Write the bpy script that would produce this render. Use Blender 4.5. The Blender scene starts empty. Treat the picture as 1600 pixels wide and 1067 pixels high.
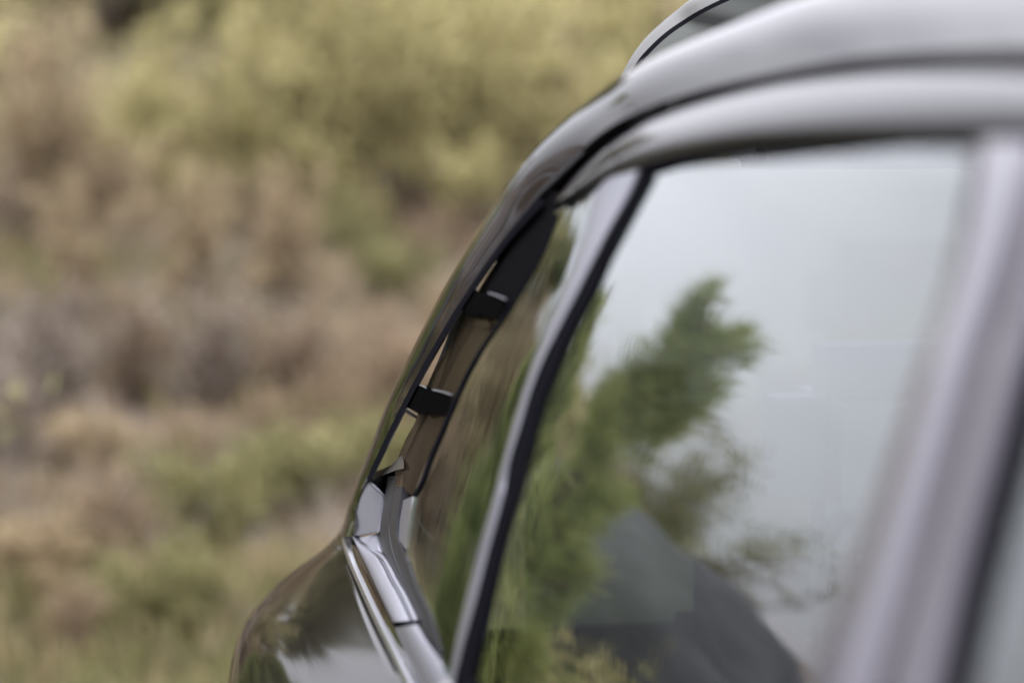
import bpy, bmesh, math, random
import numpy as np
from mathutils import Vector, Matrix, noise as mnoise

# ------------------------------------------------------------------ camera, sky, sun, exposure
ZC = 1.66
F_MM = 85.0
YAW, PITCH = math.radians(11.8965), math.radians(-5.7962)
scene = bpy.context.scene
C = scene.collection
cam_d = bpy.data.cameras.new('camera')
cam = bpy.data.objects.new('camera', cam_d); C.objects.link(cam)
cam_d.lens = F_MM; cam_d.sensor_width = 36.0
cam_d.clip_start = 0.05; cam_d.clip_end = 3000
fwd = Vector((math.sin(YAW)*math.cos(PITCH), math.cos(YAW)*math.cos(PITCH), math.sin(PITCH)))
rgt = Vector((math.cos(YAW), -math.sin(YAW), 0)); upv = rgt.cross(fwd)
cam.location = (0, 0, ZC)
cam.rotation_euler = fwd.to_track_quat('-Z', 'Y').to_euler()
cam_d.dof.use_dof = True
cam_d.dof.focus_distance = 2.48
cam_d.dof.aperture_fstop = 2.2
cam_d.dof.aperture_blades = 9
scene.camera = cam

SUN_EL, SUN_ROT = math.radians(50), math.radians(205)
world = bpy.data.worlds.new('World'); scene.world = world; world.use_nodes = True
nt = world.node_tree; nt.nodes.clear()
wo = nt.nodes.new('ShaderNodeOutputWorld'); wb = nt.nodes.new('ShaderNodeBackground')
sky = nt.nodes.new('ShaderNodeTexSky'); sky.sky_type = 'NISHITA'; sky.sun_disc = False
sky.sun_elevation = SUN_EL; sky.sun_rotation = SUN_ROT
wtc = nt.nodes.new('ShaderNodeTexCoord'); wmp = nt.nodes.new('ShaderNodeMapping')
wmp.inputs['Scale'].default_value = (1.0, 1.0, 3.0)
wn = nt.nodes.new('ShaderNodeTexNoise'); wn.inputs['Scale'].default_value = 2.2
wn.inputs['Detail'].default_value = 5; wn.inputs['Roughness'].default_value = 0.5
wr = nt.nodes.new('ShaderNodeValToRGB')
wr.color_ramp.elements[0].position = 0.3; wr.color_ramp.elements[0].color = (16.5, 16.6, 18.4, 1)
wr.color_ramp.elements[1].position = 0.7; wr.color_ramp.elements[1].color = (21.5, 21.6, 23.3, 1)
wm = nt.nodes.new('ShaderNodeMix'); wm.data_type = 'RGBA'; wm.inputs['Factor'].default_value = 0.92
L = nt.links.new
L(wtc.outputs['Generated'], wmp.inputs['Vector']); L(wmp.outputs['Vector'], wn.inputs['Vector'])
L(wn.outputs['Fac'], wr.inputs['Fac']); L(sky.outputs['Color'], wm.inputs['A']); L(wr.outputs['Color'], wm.inputs['B'])
# an overcast sky is about three times as bright overhead as at the horizon (CIE overcast)
wsx = nt.nodes.new('ShaderNodeSeparateXYZ'); L(wtc.outputs['Generated'], wsx.inputs[0])
wg = nt.nodes.new('ShaderNodeMath'); wg.operation = 'MULTIPLY_ADD'; wg.use_clamp = False
wgc = nt.nodes.new('ShaderNodeMath'); wgc.operation = 'MAXIMUM'; wgc.inputs[1].default_value = 0.0
L(wsx.outputs['Z'], wgc.inputs[0]); L(wgc.outputs[0], wg.inputs[0]); wg.inputs[1].default_value = 2.0; wg.inputs[2].default_value = 0.68
wv = nt.nodes.new('ShaderNodeVectorMath'); wv.operation = 'SCALE'; L(wr.outputs['Color'], wv.inputs[0]); L(wg.outputs[0], wv.inputs['Scale'])
L(wv.outputs[0], wm.inputs['B'])
L(wm.outputs['Result'], wb.inputs['Color']); wb.inputs['Strength'].default_value = 0.1
L(wb.outputs[0], wo.inputs[0])
sun_d = bpy.data.lights.new('sun', 'SUN'); sun_d.energy = 1.5; sun_d.angle = math.radians(25); sun_d.color = (1, .96, .9)
sun = bpy.data.objects.new('sun', sun_d); C.objects.link(sun)
# Nishita: rotation measured from +Y towards +X (clockwise seen from above)
sdir = Vector((math.sin(SUN_ROT)*math.cos(SUN_EL), math.cos(SUN_ROT)*math.cos(SUN_EL), math.sin(SUN_EL)))
sun.rotation_euler = sdir.to_track_quat('Z', 'Y').to_euler()
vs = scene.view_settings
scene.display_settings.display_device = 'sRGB'
vs.view_transform = 'Standard'; vs.look = 'None'; vs.exposure = -0.04; vs.gamma = 1.0; vs.use_curve_mapping = False
scene.cycles.max_bounces = 10; scene.cycles.transparent_max_bounces = 16
scene.cycles.use_denoising = True

# ------------------------------------------------------------------ helpers
PX = 1600 * F_MM / 36.0
def ray(px, py):
    """direction from the viewpoint, scaled so that its rearward component is one metre"""
    d = fwd + rgt*((px-800)/PX) - upv*((py-533.5)/PX)
    return (d.x/d.y, d.z/d.y)
PLAN = 0.045
def VS(U, Z):
    """the car's side: distance to the right of the viewpoint at U metres back and Z above it"""
    h = Z + .45
    return .343 + PLAN*max(0, U-1.7)**2 + .22*h + .25*h*abs(h) + 3*max(0, h-.4)**2
def hit(px, py, off=0.0):
    a, b = ray(px, py); lo, hi = .25, 6
    for i in range(40):
        m = (lo+hi)/2
        if a*m - VS(m, b*m) - off > 0: hi = m
        else: lo = m
    return Vector((a*m, m, ZC+b*m))
def at(px, py, U):
    a, b = ray(px, py); return Vector((a*U, U, ZC+b*U))

def cat(p0, p1, p2, p3, t):
    return 0.5*((2*p1)+(-p0+p2)*t+(2*p0-5*p1+4*p2-p3)*t*t+(-p0+3*p1-3*p2+p3)*t**3)
def resample(pts, n):
    """n points evenly spread along a smooth curve through pts (any dimension)"""
    P = np.array([list(map(float, p)) for p in pts])
    if len(P) == 2: return [P[0]+(P[1]-P[0])*i/(n-1) for i in range(n)]
    d = np.linalg.norm(np.diff(P, axis=0), axis=1)
    dense = []
    for i in range(len(P)-1):
        # tangents scaled for uneven spacing
        m1 = (P[i+1]-P[i])/d[i] if i == 0 else ((P[i]-P[i-1])/d[i-1]*d[i]+(P[i+1]-P[i])/d[i]*d[i-1])/(d[i]+d[i-1])
        m2 = (P[i+1]-P[i])/d[i] if i == len(P)-2 else ((P[i+1]-P[i])/d[i]*d[i+1]+(P[i+2]-P[i+1])/d[i+1]*d[i])/(d[i]+d[i+1])
        for k in range(16):
            t = k/16; t2 = t*t; t3 = t2*t
            dense.append((2*t3-3*t2+1)*P[i]+(t3-2*t2+t)*m1*d[i]+(-2*t3+3*t2)*P[i+1]+(t3-t2)*m2*d[i])
    dense.append(P[-1]); D = np.array(dense)
    s = np.concatenate([[0], np.cumsum(np.linalg.norm(np.diff(D, axis=0), axis=1))])
    q = np.linspace(0, s[-1], n)
    return [np.array([np.interp(x, s, D[:, k]) for k in range(D.shape[1])]) for x in q]

def link(name, me, mat, parent=None, loc=None, smooth=True, ang=35):
    if mat: me.materials.append(mat)
    if smooth:
        me.polygons.foreach_set('use_smooth', [True]*len(me.polygons))
        me.set_sharp_from_angle(angle=math.radians(ang))
    o = bpy.data.objects.new(name, me); C.objects.link(o)
    if parent is not None: o.parent = parent
    if loc is not None: o.location = loc
    return o
def mesh(name, vs_, fs_):
    me = bpy.data.meshes.new(name); me.from_pydata([tuple(v) for v in vs_], [], fs_); me.validate(); me.update(); return me

CAR_LOC = Vector((1.2, 0.6, 0.0))
def grid_mesh(name, rows, mat, parent, thick=.003, tdir=Vector((1, 0, 0)), ang=35, back=True):
    """rows: list of rails of Vectors (same length). A closed panel: front face, back face and edges."""
    n, m = len(rows), len(rows[0])
    P = [p for r in rows for p in r]
    off = (parent.matrix_world.translation if parent is not None else Vector((0, 0, 0)))
    # parents all sit at CAR_LOC or are children at no offset
    V = [p - CAR_LOC for p in P]
    Fs = []
    for i in range(n-1):
        for j in range(m-1):
            Fs.append((i*m+j, i*m+j+1, (i+1)*m+j+1, (i+1)*m+j))
    if back:
        N = len(V)
        V += [v + tdir*thick for v in V]
        Fs += [tuple(reversed([a+N for a in f])) for f in list(Fs)]
        bd = [j for j in range(m)] + [i*m+m-1 for i in range(1, n)] + [(n-1)*m+j for j in range(m-2, -1, -1)] + [i*m for i in range(n-2, 0, -1)]
        for a, b in zip(bd, bd[1:]+bd[:1]): Fs.append((b, a, a+N, b+N))
    me = mesh(name, V, Fs)
    bm = bmesh.new(); bm.from_mesh(me); bmesh.ops.recalc_face_normals(bm, faces=bm.faces); bm.to_mesh(me); bm.free()
    return link(name, me, mat, parent, ang=ang)

def strip(name, A, B, mat, parent, nu=60, nv=6, off=0.0, thick=.003, crown=0.0, edge=.0015, tdir=Vector((1, 0, 0)), offA=None, offB=None):
    """panel on the car's side between two traced edges; crown lifts its middle, edge rounds its borders"""
    a = resample(A, nu); b = resample(B, nu)
    ts = [0, .02, .06, .14] + [(.14 + .72*k/nv) for k in range(1, nv)] + [.86, .94, .98, 1] if edge else [k/nv for k in range(nv+1)]
    rows = []
    for t in ts:
        e = min(t, 1-t); r = edge*max(0, 1-e/.14)**3
        o = off + r - crown*(1-(2*t-1)**2)
        if offA is not None: o += offA*(1-t)+offB*t
        rows.append([hit(*(a[j]*(1-t)+b[j]*t), o) for j in range(nu)])
    return grid_mesh(name, rows, mat, parent, thick, tdir)

def rails(name, R, mat, parent, nu=60, nv=8, thick=.003, tdir=Vector((1, 0, 0)), ang=40):
    """panel through several rails of (px,py,U) or Vector points, smooth across"""
    RR = []
    for r in R:
        pts = [p if isinstance(p, Vector) else (hit(*p) if len(p) == 2 else at(*p)) for p in r]
        RR.append([Vector(q) for q in resample(pts, nu)])
    cols = []
    for j in range(nu):
        cols.append([Vector(q) for q in resample([r[j] for r in RR], nv*(len(R)-1)+1)])
    rows = [[cols[j][i] for j in range(nu)] for i in range(len(cols[0]))]
    return grid_mesh(name, rows, mat, parent, thick, tdir, ang)

def slab(name, poly, mat, parent, thick=.004, bevel=.0006, tdir=Vector((1, 0, 0)), off=0):
    """flat faceted plate from corner points, given depth along tdir"""
    P = [p if isinstance(p, Vector) else (hit(p[0], p[1], off) if len(p) == 2 else at(*p)) for p in poly]
    bm = bmesh.new()
    a = [bm.verts.new(p-CAR_LOC) for p in P]; b = [bm.verts.new(p-CAR_LOC+tdir*thick) for p in P]
    n = len(P); bm.faces.new(a); bm.faces.new(b[::-1])
    for i in range(n): bm.faces.new((a[i], b[i], b[(i+1) % n], a[(i+1) % n]))
    bmesh.ops.recalc_face_normals(bm, faces=bm.faces)
    if bevel: bmesh.ops.bevel(bm, geom=list(bm.edges), offset=bevel, segments=2, affect='EDGES', clamp_overlap=True)
    me = bpy.data.meshes.new(name); bm.to_mesh(me); bm.free()
    return link(name, me, mat, parent, ang=50)

def tube(name, pts, r, mat, parent, seg=10, n=60, ry=None):
    P = [Vector(q) for q in resample(pts, n)] ; V, Fs = [], []
    for i, p in enumerate(P):
        t = (P[min(i+1, n-1)]-P[max(i-1, 0)]).normalized()
        s = t.cross(Vector((0, 0, 1))).normalized(); u = s.cross(t)
        for k in range(seg):
            a = 2*math.pi*k/seg
            V.append(p-CAR_LOC + s*math.cos(a)*r + u*math.sin(a)*(ry or r))
    for i in range(n-1):
        for k in range(seg):
            Fs.append((i*seg+k, i*seg+(k+1) % seg, (i+1)*seg+(k+1) % seg, (i+1)*seg+k))
    Fs.append(tuple(range(seg))); Fs.append(tuple(range((n-1)*seg, n*seg))[::-1])
    return link(name, mesh(name, V, Fs), mat, parent)

# ------------------------------------------------------------------ materials
def mat_new(name):
    m = bpy.data.materials.new(name); m.use_nodes = True
    return m, m.node_tree, m.node_tree.nodes['Principled BSDF']
def pbr(name, col, rough=.5, metal=0, coat=0, coat_r=.03, ior=1.5, bump=0, bscale=200, spec=.5, vary=0, vscale=8, rvar=0):
    m, t, b = mat_new(name)
    b.inputs['Base Color'].default_value = (*col, 1); b.inputs['Roughness'].default_value = rough
    b.inputs['Metallic'].default_value = metal; b.inputs['IOR'].default_value = ior
    b.inputs['Coat Weight'].default_value = coat; b.inputs['Coat Roughness'].default_value = coat_r
    b.inputs['Specular IOR Level'].default_value = spec
    tc = t.nodes.new('ShaderNodeTexCoord')
    if bump:
        n = t.nodes.new('ShaderNodeTexNoise'); n.inputs['Scale'].default_value = bscale; n.inputs['Detail'].default_value = 3
        bp = t.nodes.new('ShaderNodeBump'); bp.inputs['Strength'].default_value = bump; bp.inputs['Distance'].default_value = .001
        t.links.new(tc.outputs['Object'], n.inputs['Vector']); t.links.new(n.outputs['Fac'], bp.inputs['Height'])
        t.links.new(bp.outputs['Normal'], b.inputs['Normal'])
        if coat: t.links.new(bp.outputs['Normal'], b.inputs['Coat Normal'])
    if vary:
        n = t.nodes.new('ShaderNodeTexNoise'); n.inputs['Scale'].default_value = vscale; n.inputs['Detail'].default_value = 6
        r = t.nodes.new('ShaderNodeValToRGB')
        r.color_ramp.elements[0].position = .3; r.color_ramp.elements[1].position = .7
        r.color_ramp.elements[0].color = (*[c*(1-vary) for c in col], 1); r.color_ramp.elements[1].color = (*[c*(1+vary) for c in col], 1)
        t.links.new(tc.outputs['Object'], n.inputs['Vector']); t.links.new(n.outputs['Fac'], r.inputs['Fac'])
        t.links.new(r.outputs['Color'], b.inputs['Base Color'])
    if rvar:
        n = t.nodes.new('ShaderNodeTexNoise'); n.inputs['Scale'].default_value = 60; n.inputs['Detail'].default_value = 8
        mr = t.nodes.new('ShaderNodeMapRange'); mr.inputs['From Min'].default_value = .35; mr.inputs['From Max'].default_value = .7
        mr.inputs['To Min'].default_value = rough*(1-rvar); mr.inputs['To Max'].default_value = rough*(1+rvar)
        t.links.new(tc.outputs['Object'], n.inputs['Vector']); t.links.new(n.outputs['Fac'], mr.inputs['Value'])
        t.links.new(mr.outputs['Result'], b.inputs['Roughness'])
    return m
def glass(name, tint, boost=1.0, wav=0.0):
    """tinted car glass: both faces' mirror reflection gathered on the outer one, the rest passes tinted"""
    m = bpy.data.materials.new(name); m.use_nodes = True; t = m.node_tree; t.nodes.clear()
    o = t.nodes.new('ShaderNodeOutputMaterial'); mx = t.nodes.new('ShaderNodeMixShader')
    tr = t.nodes.new('ShaderNodeBsdfTransparent'); tr.inputs['Color'].default_value = (*tint, 1)
    gl = t.nodes.new('ShaderNodeBsdfGlossy'); gl.inputs['Roughness'].default_value = 0.0
    gl.inputs['Color'].default_value = (.95, .98, .98, 1)
    fr = t.nodes.new('ShaderNodeFresnel'); fr.inputs['IOR'].default_value = 1.52
    geo = t.nodes.new('ShaderNodeNewGeometry')
    # 2F/(1+F), only on the outward face
    m1 = t.nodes.new('ShaderNodeMath'); m1.operation = 'MULTIPLY'; m1.inputs[1].default_value = 2.0*boost
    m2 = t.nodes.new('ShaderNodeMath'); m2.operation = 'ADD'; m2.inputs[1].default_value = 1.0
    m3 = t.nodes.new('ShaderNodeMath'); m3.operation = 'DIVIDE'
    m4 = t.nodes.new('ShaderNodeMath'); m4.operation = 'SUBTRACT'; m4.inputs[0].default_value = 1.0
    m5 = t.nodes.new('ShaderNodeMath'); m5.operation = 'MULTIPLY'
    t.links.new(fr.outputs[0], m1.inputs[0]); t.links.new(fr.outputs[0], m2.inputs[0])
    t.links.new(m1.outputs[0], m3.inputs[0]); t.links.new(m2.outputs[0], m3.inputs[1])
    t.links.new(geo.outputs['Backfacing'], m4.inputs[1]); t.links.new(m3.outputs[0], m5.inputs[0]); t.links.new(m4.outputs[0], m5.inputs[1])
    t.links.new(m5.outputs[0], mx.inputs['Fac']); t.links.new(tr.outputs[0], mx.inputs[1]); t.links.new(gl.outputs[0], mx.inputs[2])
    if wav:
        tc = t.nodes.new('ShaderNodeTexCoord'); n = t.nodes.new('ShaderNodeTexNoise'); n.inputs['Scale'].default_value = 9
        mp = t.nodes.new('ShaderNodeMapping'); mp.inputs['Scale'].default_value = (1, 2.5, .5)
        bp = t.nodes.new('ShaderNodeBump'); bp.inputs['Strength'].default_value = wav; bp.inputs['Distance'].default_value = .01
        t.links.new(tc.outputs['Object'], mp.inputs['Vector']); t.links.new(mp.outputs['Vector'], n.inputs['Vector'])
        t.links.new(n.outputs['Fac'], bp.inputs['Height']); t.links.new(bp.outputs['Normal'], gl.inputs['Normal'])
    t.links.new(mx.outputs[0], o.inputs['Surface'])
    return m
M = dict(
    paint=pbr('dark_paint', (.007, .006, .0055), rough=.035, coat=.15, bump=.012, bscale=90),
    paint_side=pbr('fender_paint', (.009, .008, .007), rough=.07, spec=.12, bump=.012, bscale=90),
    paint_frame=pbr('frame_paint', (.014, .012, .014), rough=.10, spec=.28, bump=.012, bscale=90),
    gloss=pbr('gloss_black', (.012, .011, .012), rough=.05, coat=.6, coat_r=.02, bump=.01, bscale=60),
    pillar=pbr('gloss_pillar', (.10, .092, .112), rough=.16, coat=.5, coat_r=.12, bump=.02, bscale=25),
    satin=pbr('satin_metal', (.27, .27, .31), rough=.36, metal=.85),
    chrome=pbr('polished_metal', (.6, .6, .63), rough=.28, metal=1.0),
    rubber=pbr('rubber', (.007, .007, .009), rough=.5, spec=.0, bump=.05, bscale=700),
    channel=pbr('grey_rubber', (.022, .022, .026), rough=.4, spec=.12, bump=.04, bscale=500),
    plastic=pbr('black_plastic', (.006, .006, .0065), rough=.5, spec=.0, bump=.05, bscale=900),
    bracket=pbr('bracket_plastic', (.003, .003, .003), rough=.3, spec=.0, bump=.05, bscale=900),
    foil=pbr('foil_tape', (.05, .045, .04), rough=.3, metal=.2, bump=.5, bscale=160),
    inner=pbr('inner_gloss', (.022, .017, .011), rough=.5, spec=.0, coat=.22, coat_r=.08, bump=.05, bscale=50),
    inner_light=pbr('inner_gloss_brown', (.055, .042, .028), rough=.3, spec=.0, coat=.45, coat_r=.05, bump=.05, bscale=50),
    frit=pbr('frit', (.006, .006, .006), rough=.5),
    glass=glass('door_glass', (.58, .64, .65), 1.0, .0025),
    qglass=glass('quarter_glass', (.50, .62, .57), .8, .04),
    leather=pbr('leather', (.20, .20, .225), rough=.5, bump=.2, bscale=300),
    trim=pbr('cabin_trim', (.06, .06, .065), rough=.6, vary=.15),
    liner=pbr('headliner', (.32, .32, .34), rough=.9, vary=.08, vscale=30),
    tyre=pbr('tyre', (.02, .02, .02), rough=.8), rim=pbr('rim', (.3, .3, .32), rough=.25, metal=1),
)

# ------------------------------------------------------------------ the ground and the hillside
def sstep(a, b, x):
    t = min(1, max(0, (x-a)/(b-a))); return t*t*(3-2*t)
def ridge(az):
    """how far the hillside climbs, by compass angle seen from the road"""
    return float(np.interp(az, [-28, -23, -19, -15.8, -13.7, -11, -8, 0, 10, 30, 60], [-.2, .2, .8, 1.3, 1.85, 2.9, 3.55, 3.9, 4.3, 4.7, 4.9]))
def hz(x, y):
    az = math.degrees(math.atan2(x, y)); r = math.hypot(x, y)
    top = ridge(az)
    z = max(0, (r-5.7))*.235
    z = top*(1-math.exp(-(z/max(top, .05))**1.6)) if top > .02 else 0
    k = sstep(5.6, 7.5, r)
    z += k*min(1, top)*(.16*mnoise.noise(Vector((x*.7, y*.7, 3))) + .07*mnoise.noise(Vector((x*2.1, y*2.1, 7))))
    z += .012*mnoise.noise(Vector((x*3, y*3, 0)))
    return z
def ground_hit(px, py):
    a, b = ray(px, py); U = 3.0
    while U < 60:
        if ZC+b*U <= hz(a*U, U): return Vector((a*U, U, hz(a*U, U)))
        U += .04
    return None
def dir_hit(az, dist): 
    x = math.sin(math.radians(az))*dist; y = math.cos(math.radians(az))*dist
    return Vector((x, y, hz(x, y)))

# hillside as polar sheet
V, Fs = [], []
azs = np.linspace(-40, 60, 170); rs = np.concatenate([np.linspace(5.0, 25, 150), np.geomspace(25.8, 80, 24)])
for r in rs:
    for a in azs:
        x = math.sin(math.radians(a))*r; y = math.cos(math.radians(a))*r
        edge = sstep(-40, -34, a)*(1-sstep(54, 60, a))*sstep(5.0, 5.6, r)*(1-sstep(66, 80, r))
        V.append((x, y, (hz(x, y)+.006)*edge - .02*(1-edge)))
na = len(azs)
for i in range(len(rs)-1):
    for j in range(na-1): Fs.append((i*na+j, i*na+j+1, (i+1)*na+j+1, (i+1)*na+j))
def earth(name, c1, c2, c3, scale):
    m, t, b = mat_new(name); b.inputs['Roughness'].default_value = .95
    tc = t.nodes.new('ShaderNodeTexCoord'); n = t.nodes.new('ShaderNodeTexNoise'); n.inputs['Scale'].default_value = scale; n.inputs['Detail'].default_value = 9
    r = t.nodes.new('ShaderNodeValToRGB'); r.color_ramp.elements[0].position = .32; r.color_ramp.elements[1].position = .68
    r.color_ramp.elements[0].color = (*c1, 1); r.color_ramp.elements[1].color = (*c3, 1); e = r.color_ramp.elements.new(.5); e.color = (*c2, 1)
    n2 = t.nodes.new('ShaderNodeTexNoise'); n2.inputs['Scale'].default_value = scale*25; n2.inputs['Detail'].default_value = 6
    bp = t.nodes.new('ShaderNodeBump'); bp.inputs['Distance'].default_value = .03
    t.links.new(tc.outputs['Object'], n.inputs['Vector']); t.links.new(n.outputs['Fac'], r.inputs['Fac']); t.links.new(r.outputs['Color'], b.inputs['Base Color'])
    t.links.new(tc.outputs['Object'], n2.inputs['Vector']); t.links.new(n2.outputs['Fac'], bp.inputs['Height']); t.links.new(bp.outputs['Normal'], b.inputs['Normal'])
    return m
hill = link('hillside', mesh('hillside', V, Fs), earth('hill_soil', (.05, .038, .03), (.11, .082, .06), (.17, .13, .095), .8)); hill['kind'] = 'structure'
S = 900; V, Fs = [], []
g = bpy.data.meshes.new('ground'); gn = 40
gx = [-S, -200, -60, -30] + list(np.linspace(-15, 15, 24)) + [30, 60, 200, S]
V = [(x, y, 0.0) for y in gx for x in gx]; k = len(gx)
Fs = [(i*k+j, i*k+j+1, (i+1)*k+j+1, (i+1)*k+j) for i in range(k-1) for j in range(k-1)]
gr = link('ground', mesh('ground', V, Fs), earth('road_gravel', (.22, .21, .21), (.29, .28, .28), (.36, .345, .34), 1.2)); gr['kind'] = 'structure'

# ------------------------------------------------------------------ vegetation
rng = random.Random(5)
def leafmat(name, ramp, trans=.25, scale=3.0):
    m, t, b = mat_new(name); b.inputs['Roughness'].default_value = .7
    tc = t.nodes.new('ShaderNodeTexCoord'); n = t.nodes.new('ShaderNodeTexNoise'); n.inputs['Scale'].default_value = scale; n.inputs['Detail'].default_value = 4
    at_ = t.nodes.new('ShaderNodeAttribute'); at_.attribute_name = 'tone'
    ad = t.nodes.new('ShaderNodeMath'); ad.operation = 'MULTIPLY_ADD'; ad.inputs[1].default_value = .6
    r = t.nodes.new('ShaderNodeValToRGB'); els = r.color_ramp.elements
    els[0].position = .25; els[0].color = (*ramp[0], 1); els[1].position = .8; els[1].color = (*ramp[-1], 1)
    for i, c in enumerate(ramp[1:-1]): e = els.new(.25+.55*(i+1)/(len(ramp)-1)); e.color = (*c, 1)
    t.links.new(tc.outputs['Object'], n.inputs['Vector']); t.links.new(n.outputs['Fac'], ad.inputs[0])
    mm = t.nodes.new('ShaderNodeMath'); mm.operation = 'MULTIPLY'; mm.inputs[1].default_value = .5
    t.links.new(at_.outputs['Fac'], mm.inputs[0]); t.links.new(mm.outputs[0], ad.inputs[2])
    t.links.new(ad.outputs[0], r.inputs['Fac']); t.links.new(r.outputs['Color'], b.inputs['Base Color'])
    tl = t.nodes.new('ShaderNodeBsdfTranslucent'); mx = t.nodes.new('ShaderNodeMixShader'); mx.inputs['Fac'].default_value = trans
    t.links.new(r.outputs['Color'], tl.inputs['Color']); o = [x for x in t.nodes if x.type == 'OUTPUT_MATERIAL'][0]
    t.links.new(b.outputs[0], mx.inputs[1]); t.links.new(tl.outputs[0], mx.inputs[2]); t.links.new(mx.outputs[0], o.inputs['Surface'])
    return m
LM = dict(
    yellow=leafmat('yellow_green_leaves', [(.23, .205, .08), (.395, .355, .15), (.50, .445, .22)]),
    straw=leafmat('straw_leaves', [(.17, .12, .065), (.32, .24, .135), (.45, .36, .22)]),
    green=leafmat('green_leaves', [(.085, .085, .03), (.175, .17, .065), (.28, .255, .11)]),
    russet=leafmat('russet_leaves', [(.14, .095, .055), (.27, .195, .12), (.37, .285, .185)]),
    mauve=leafmat('dry_twigs', [(.13, .104, .082), (.23, .19, .15), (.31, .265, .215)], trans=.05),
    pine=leafmat('pine_needles', [(.08, .105, .03), (.23, .26, .08), (.40, .42, .15)], trans=.3, scale=6),
)
BARK = pbr('bark', (.11, .075, .055), rough=.9, bump=.5, bscale=60, vary=.4, vscale=20)

def blades(name, P, D, Ln, W, tone):
    """many thin leaves: centres P, directions D, lengths, widths -> one mesh of pointed quads"""
    n = len(P); P = np.asarray(P); D = np.asarray(D); D /= np.linalg.norm(D, axis=1)[:, None]+1e-9
    R = np.random.RandomState(n); S_ = np.cross(D, R.normal(size=(n, 3))); S_ /= np.linalg.norm(S_, axis=1)[:, None]+1e-9
    Ln = np.asarray(Ln)[:, None]; W = np.asarray(W)[:, None]
    v = np.stack([P, P+D*Ln*.45+S_*W*.5, P+D*Ln, P+D*Ln*.45-S_*W*.5], 1).reshape(-1, 3)
    me = bpy.data.meshes.new(name); me.vertices.add(4*n); me.vertices.foreach_set('co', v.ravel())
    me.loops.add(4*n); me.loops.foreach_set('vertex_index', np.arange(4*n)); me.polygons.add(n)
    me.polygons.foreach_set('loop_start', np.arange(0, 4*n, 4)); me.polygons.foreach_set('loop_total', np.full(n, 4))
    a = me.attributes.new('tone', 'FLOAT', 'POINT'); a.data.foreach_set('value', np.repeat(np.asarray(tone, dtype=np.float32), 4))
    me.update(); me.validate(); return me

def stems_mesh(name, lines, r0=.006):
    V, Fs = [], []
    for (a, b, r1, r2) in lines:
        t = (b-a).normalized(); s = t.orthogonal().normalized(); u = t.cross(s); k = len(V)
        for q, r in ((a, r1), (b, r2)):
            for i in range(5): V.append(q+s*math.cos(i*1.2566)*r+u*math.sin(i*1.2566)*r)
        for i in range(5): Fs.append((k+i, k+(i+1) % 5, k+5+(i+1) % 5, k+5+i))
    return mesh(name, V, Fs)

def shrub_data(seed, kind):
    R = np.random.RandomState(seed)
    H, W = dict(broom=(1.0, .55), round=(.75, .6), twig=(.8, .6), low=(.4, .6))[kind]
    lines, P, D, Ln, Wd, T = [], [], [], [], [], []
    nst = dict(broom=34, round=30, twig=46, low=26)[kind]
    per = dict(broom=70, round=95, twig=16, low=70)[kind]
    for i in range(nst):
        az = R.uniform(0, 2*math.pi); sp = abs(R.normal(0, .5))
        d = Vector((math.cos(az)*sp, math.sin(az)*sp, 1)).normalized()
        ln = H*R.uniform(.65, 1.1)*(.75 if sp > .8 else 1)
        b = Vector((R.normal()*.05, R.normal()*.05, -.05)); m = b+d*ln*.55; e = m+Vector((d.x*1.3+R.normal()*.2, d.y*1.3+R.normal()*.2, d.z)).normalized()*ln*.5
        lines += [(b, m, .007, .005), (m, e, .005, .0015)]
        for q in range(4 if kind != 'twig' else 9):
            c = b.lerp(m, R.uniform(.4, 1)) if q % 2 else m.lerp(e, R.uniform(0, .8))
            f = c+Vector((R.normal(), R.normal(), abs(R.normal())+.3)).normalized()*ln*R.uniform(.12, .3)
            lines.append((c, f, .003, .001))
            for z in range(per//8):
                P.append(c.lerp(f, R.uniform(.2, 1))); D.append((R.normal(), R.normal(), R.normal()+.8)); Ln.append(R.uniform(.03, .09)); Wd.append(R.uniform(.006, .018)); T.append(R.uniform(0, 1))
        for q in range(per):
            t = R.uniform(.3, 1.05); p = m.lerp(e, (t-.5)*2) if t > .5 else b.lerp(m, t*2)
            P.append(p+Vector(R.normal(size=3))*.025); D.append((R.normal()*.7+d.x, R.normal()*.7+d.y, R.normal()*.7+1))
            Ln.append(R.uniform(.03, .10)); Wd.append(R.uniform(.006, .02)); T.append(min(1, max(0, t*.8+R.normal()*.25)))
    return stems_mesh('stems', lines), blades('leaves', P, D, Ln, Wd, T)
SD = {}
def shrub(name, kind, leaf, loc, s, label, cat, group='shrubs on the hillside behind the car'):
    key = (kind, rng.randrange(3))
    if key not in SD: SD[key] = shrub_data(4+ord(kind[0])+key[1]*13, kind)
    st, lv = SD[key]
    root = bpy.data.objects.new(name, None); C.objects.link(root)
    root.location = loc; root.scale = (s*rng.uniform(.9, 1.15), s*rng.uniform(.9, 1.15), s*rng.uniform(.85, 1.15)); root.rotation_euler = (0, 0, rng.uniform(0, 6.28))
    root['label'] = label; root['category'] = cat; root['group'] = group
    a = bpy.data.objects.new('stems', MD(st, 'bark', BARK)); C.objects.link(a); a.parent = root
    b = bpy.data.objects.new('foliage', MD(lv, leaf, LM[leaf])); C.objects.link(b); b.parent = root
    return root
_MD = {}
def MD(me, key, mat):
    k = (me.name, key)
    if k not in _MD:
        c = me.copy(); c.materials.clear(); c.materials.append(mat); _MD[k] = c
    return _MD[k]

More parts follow.
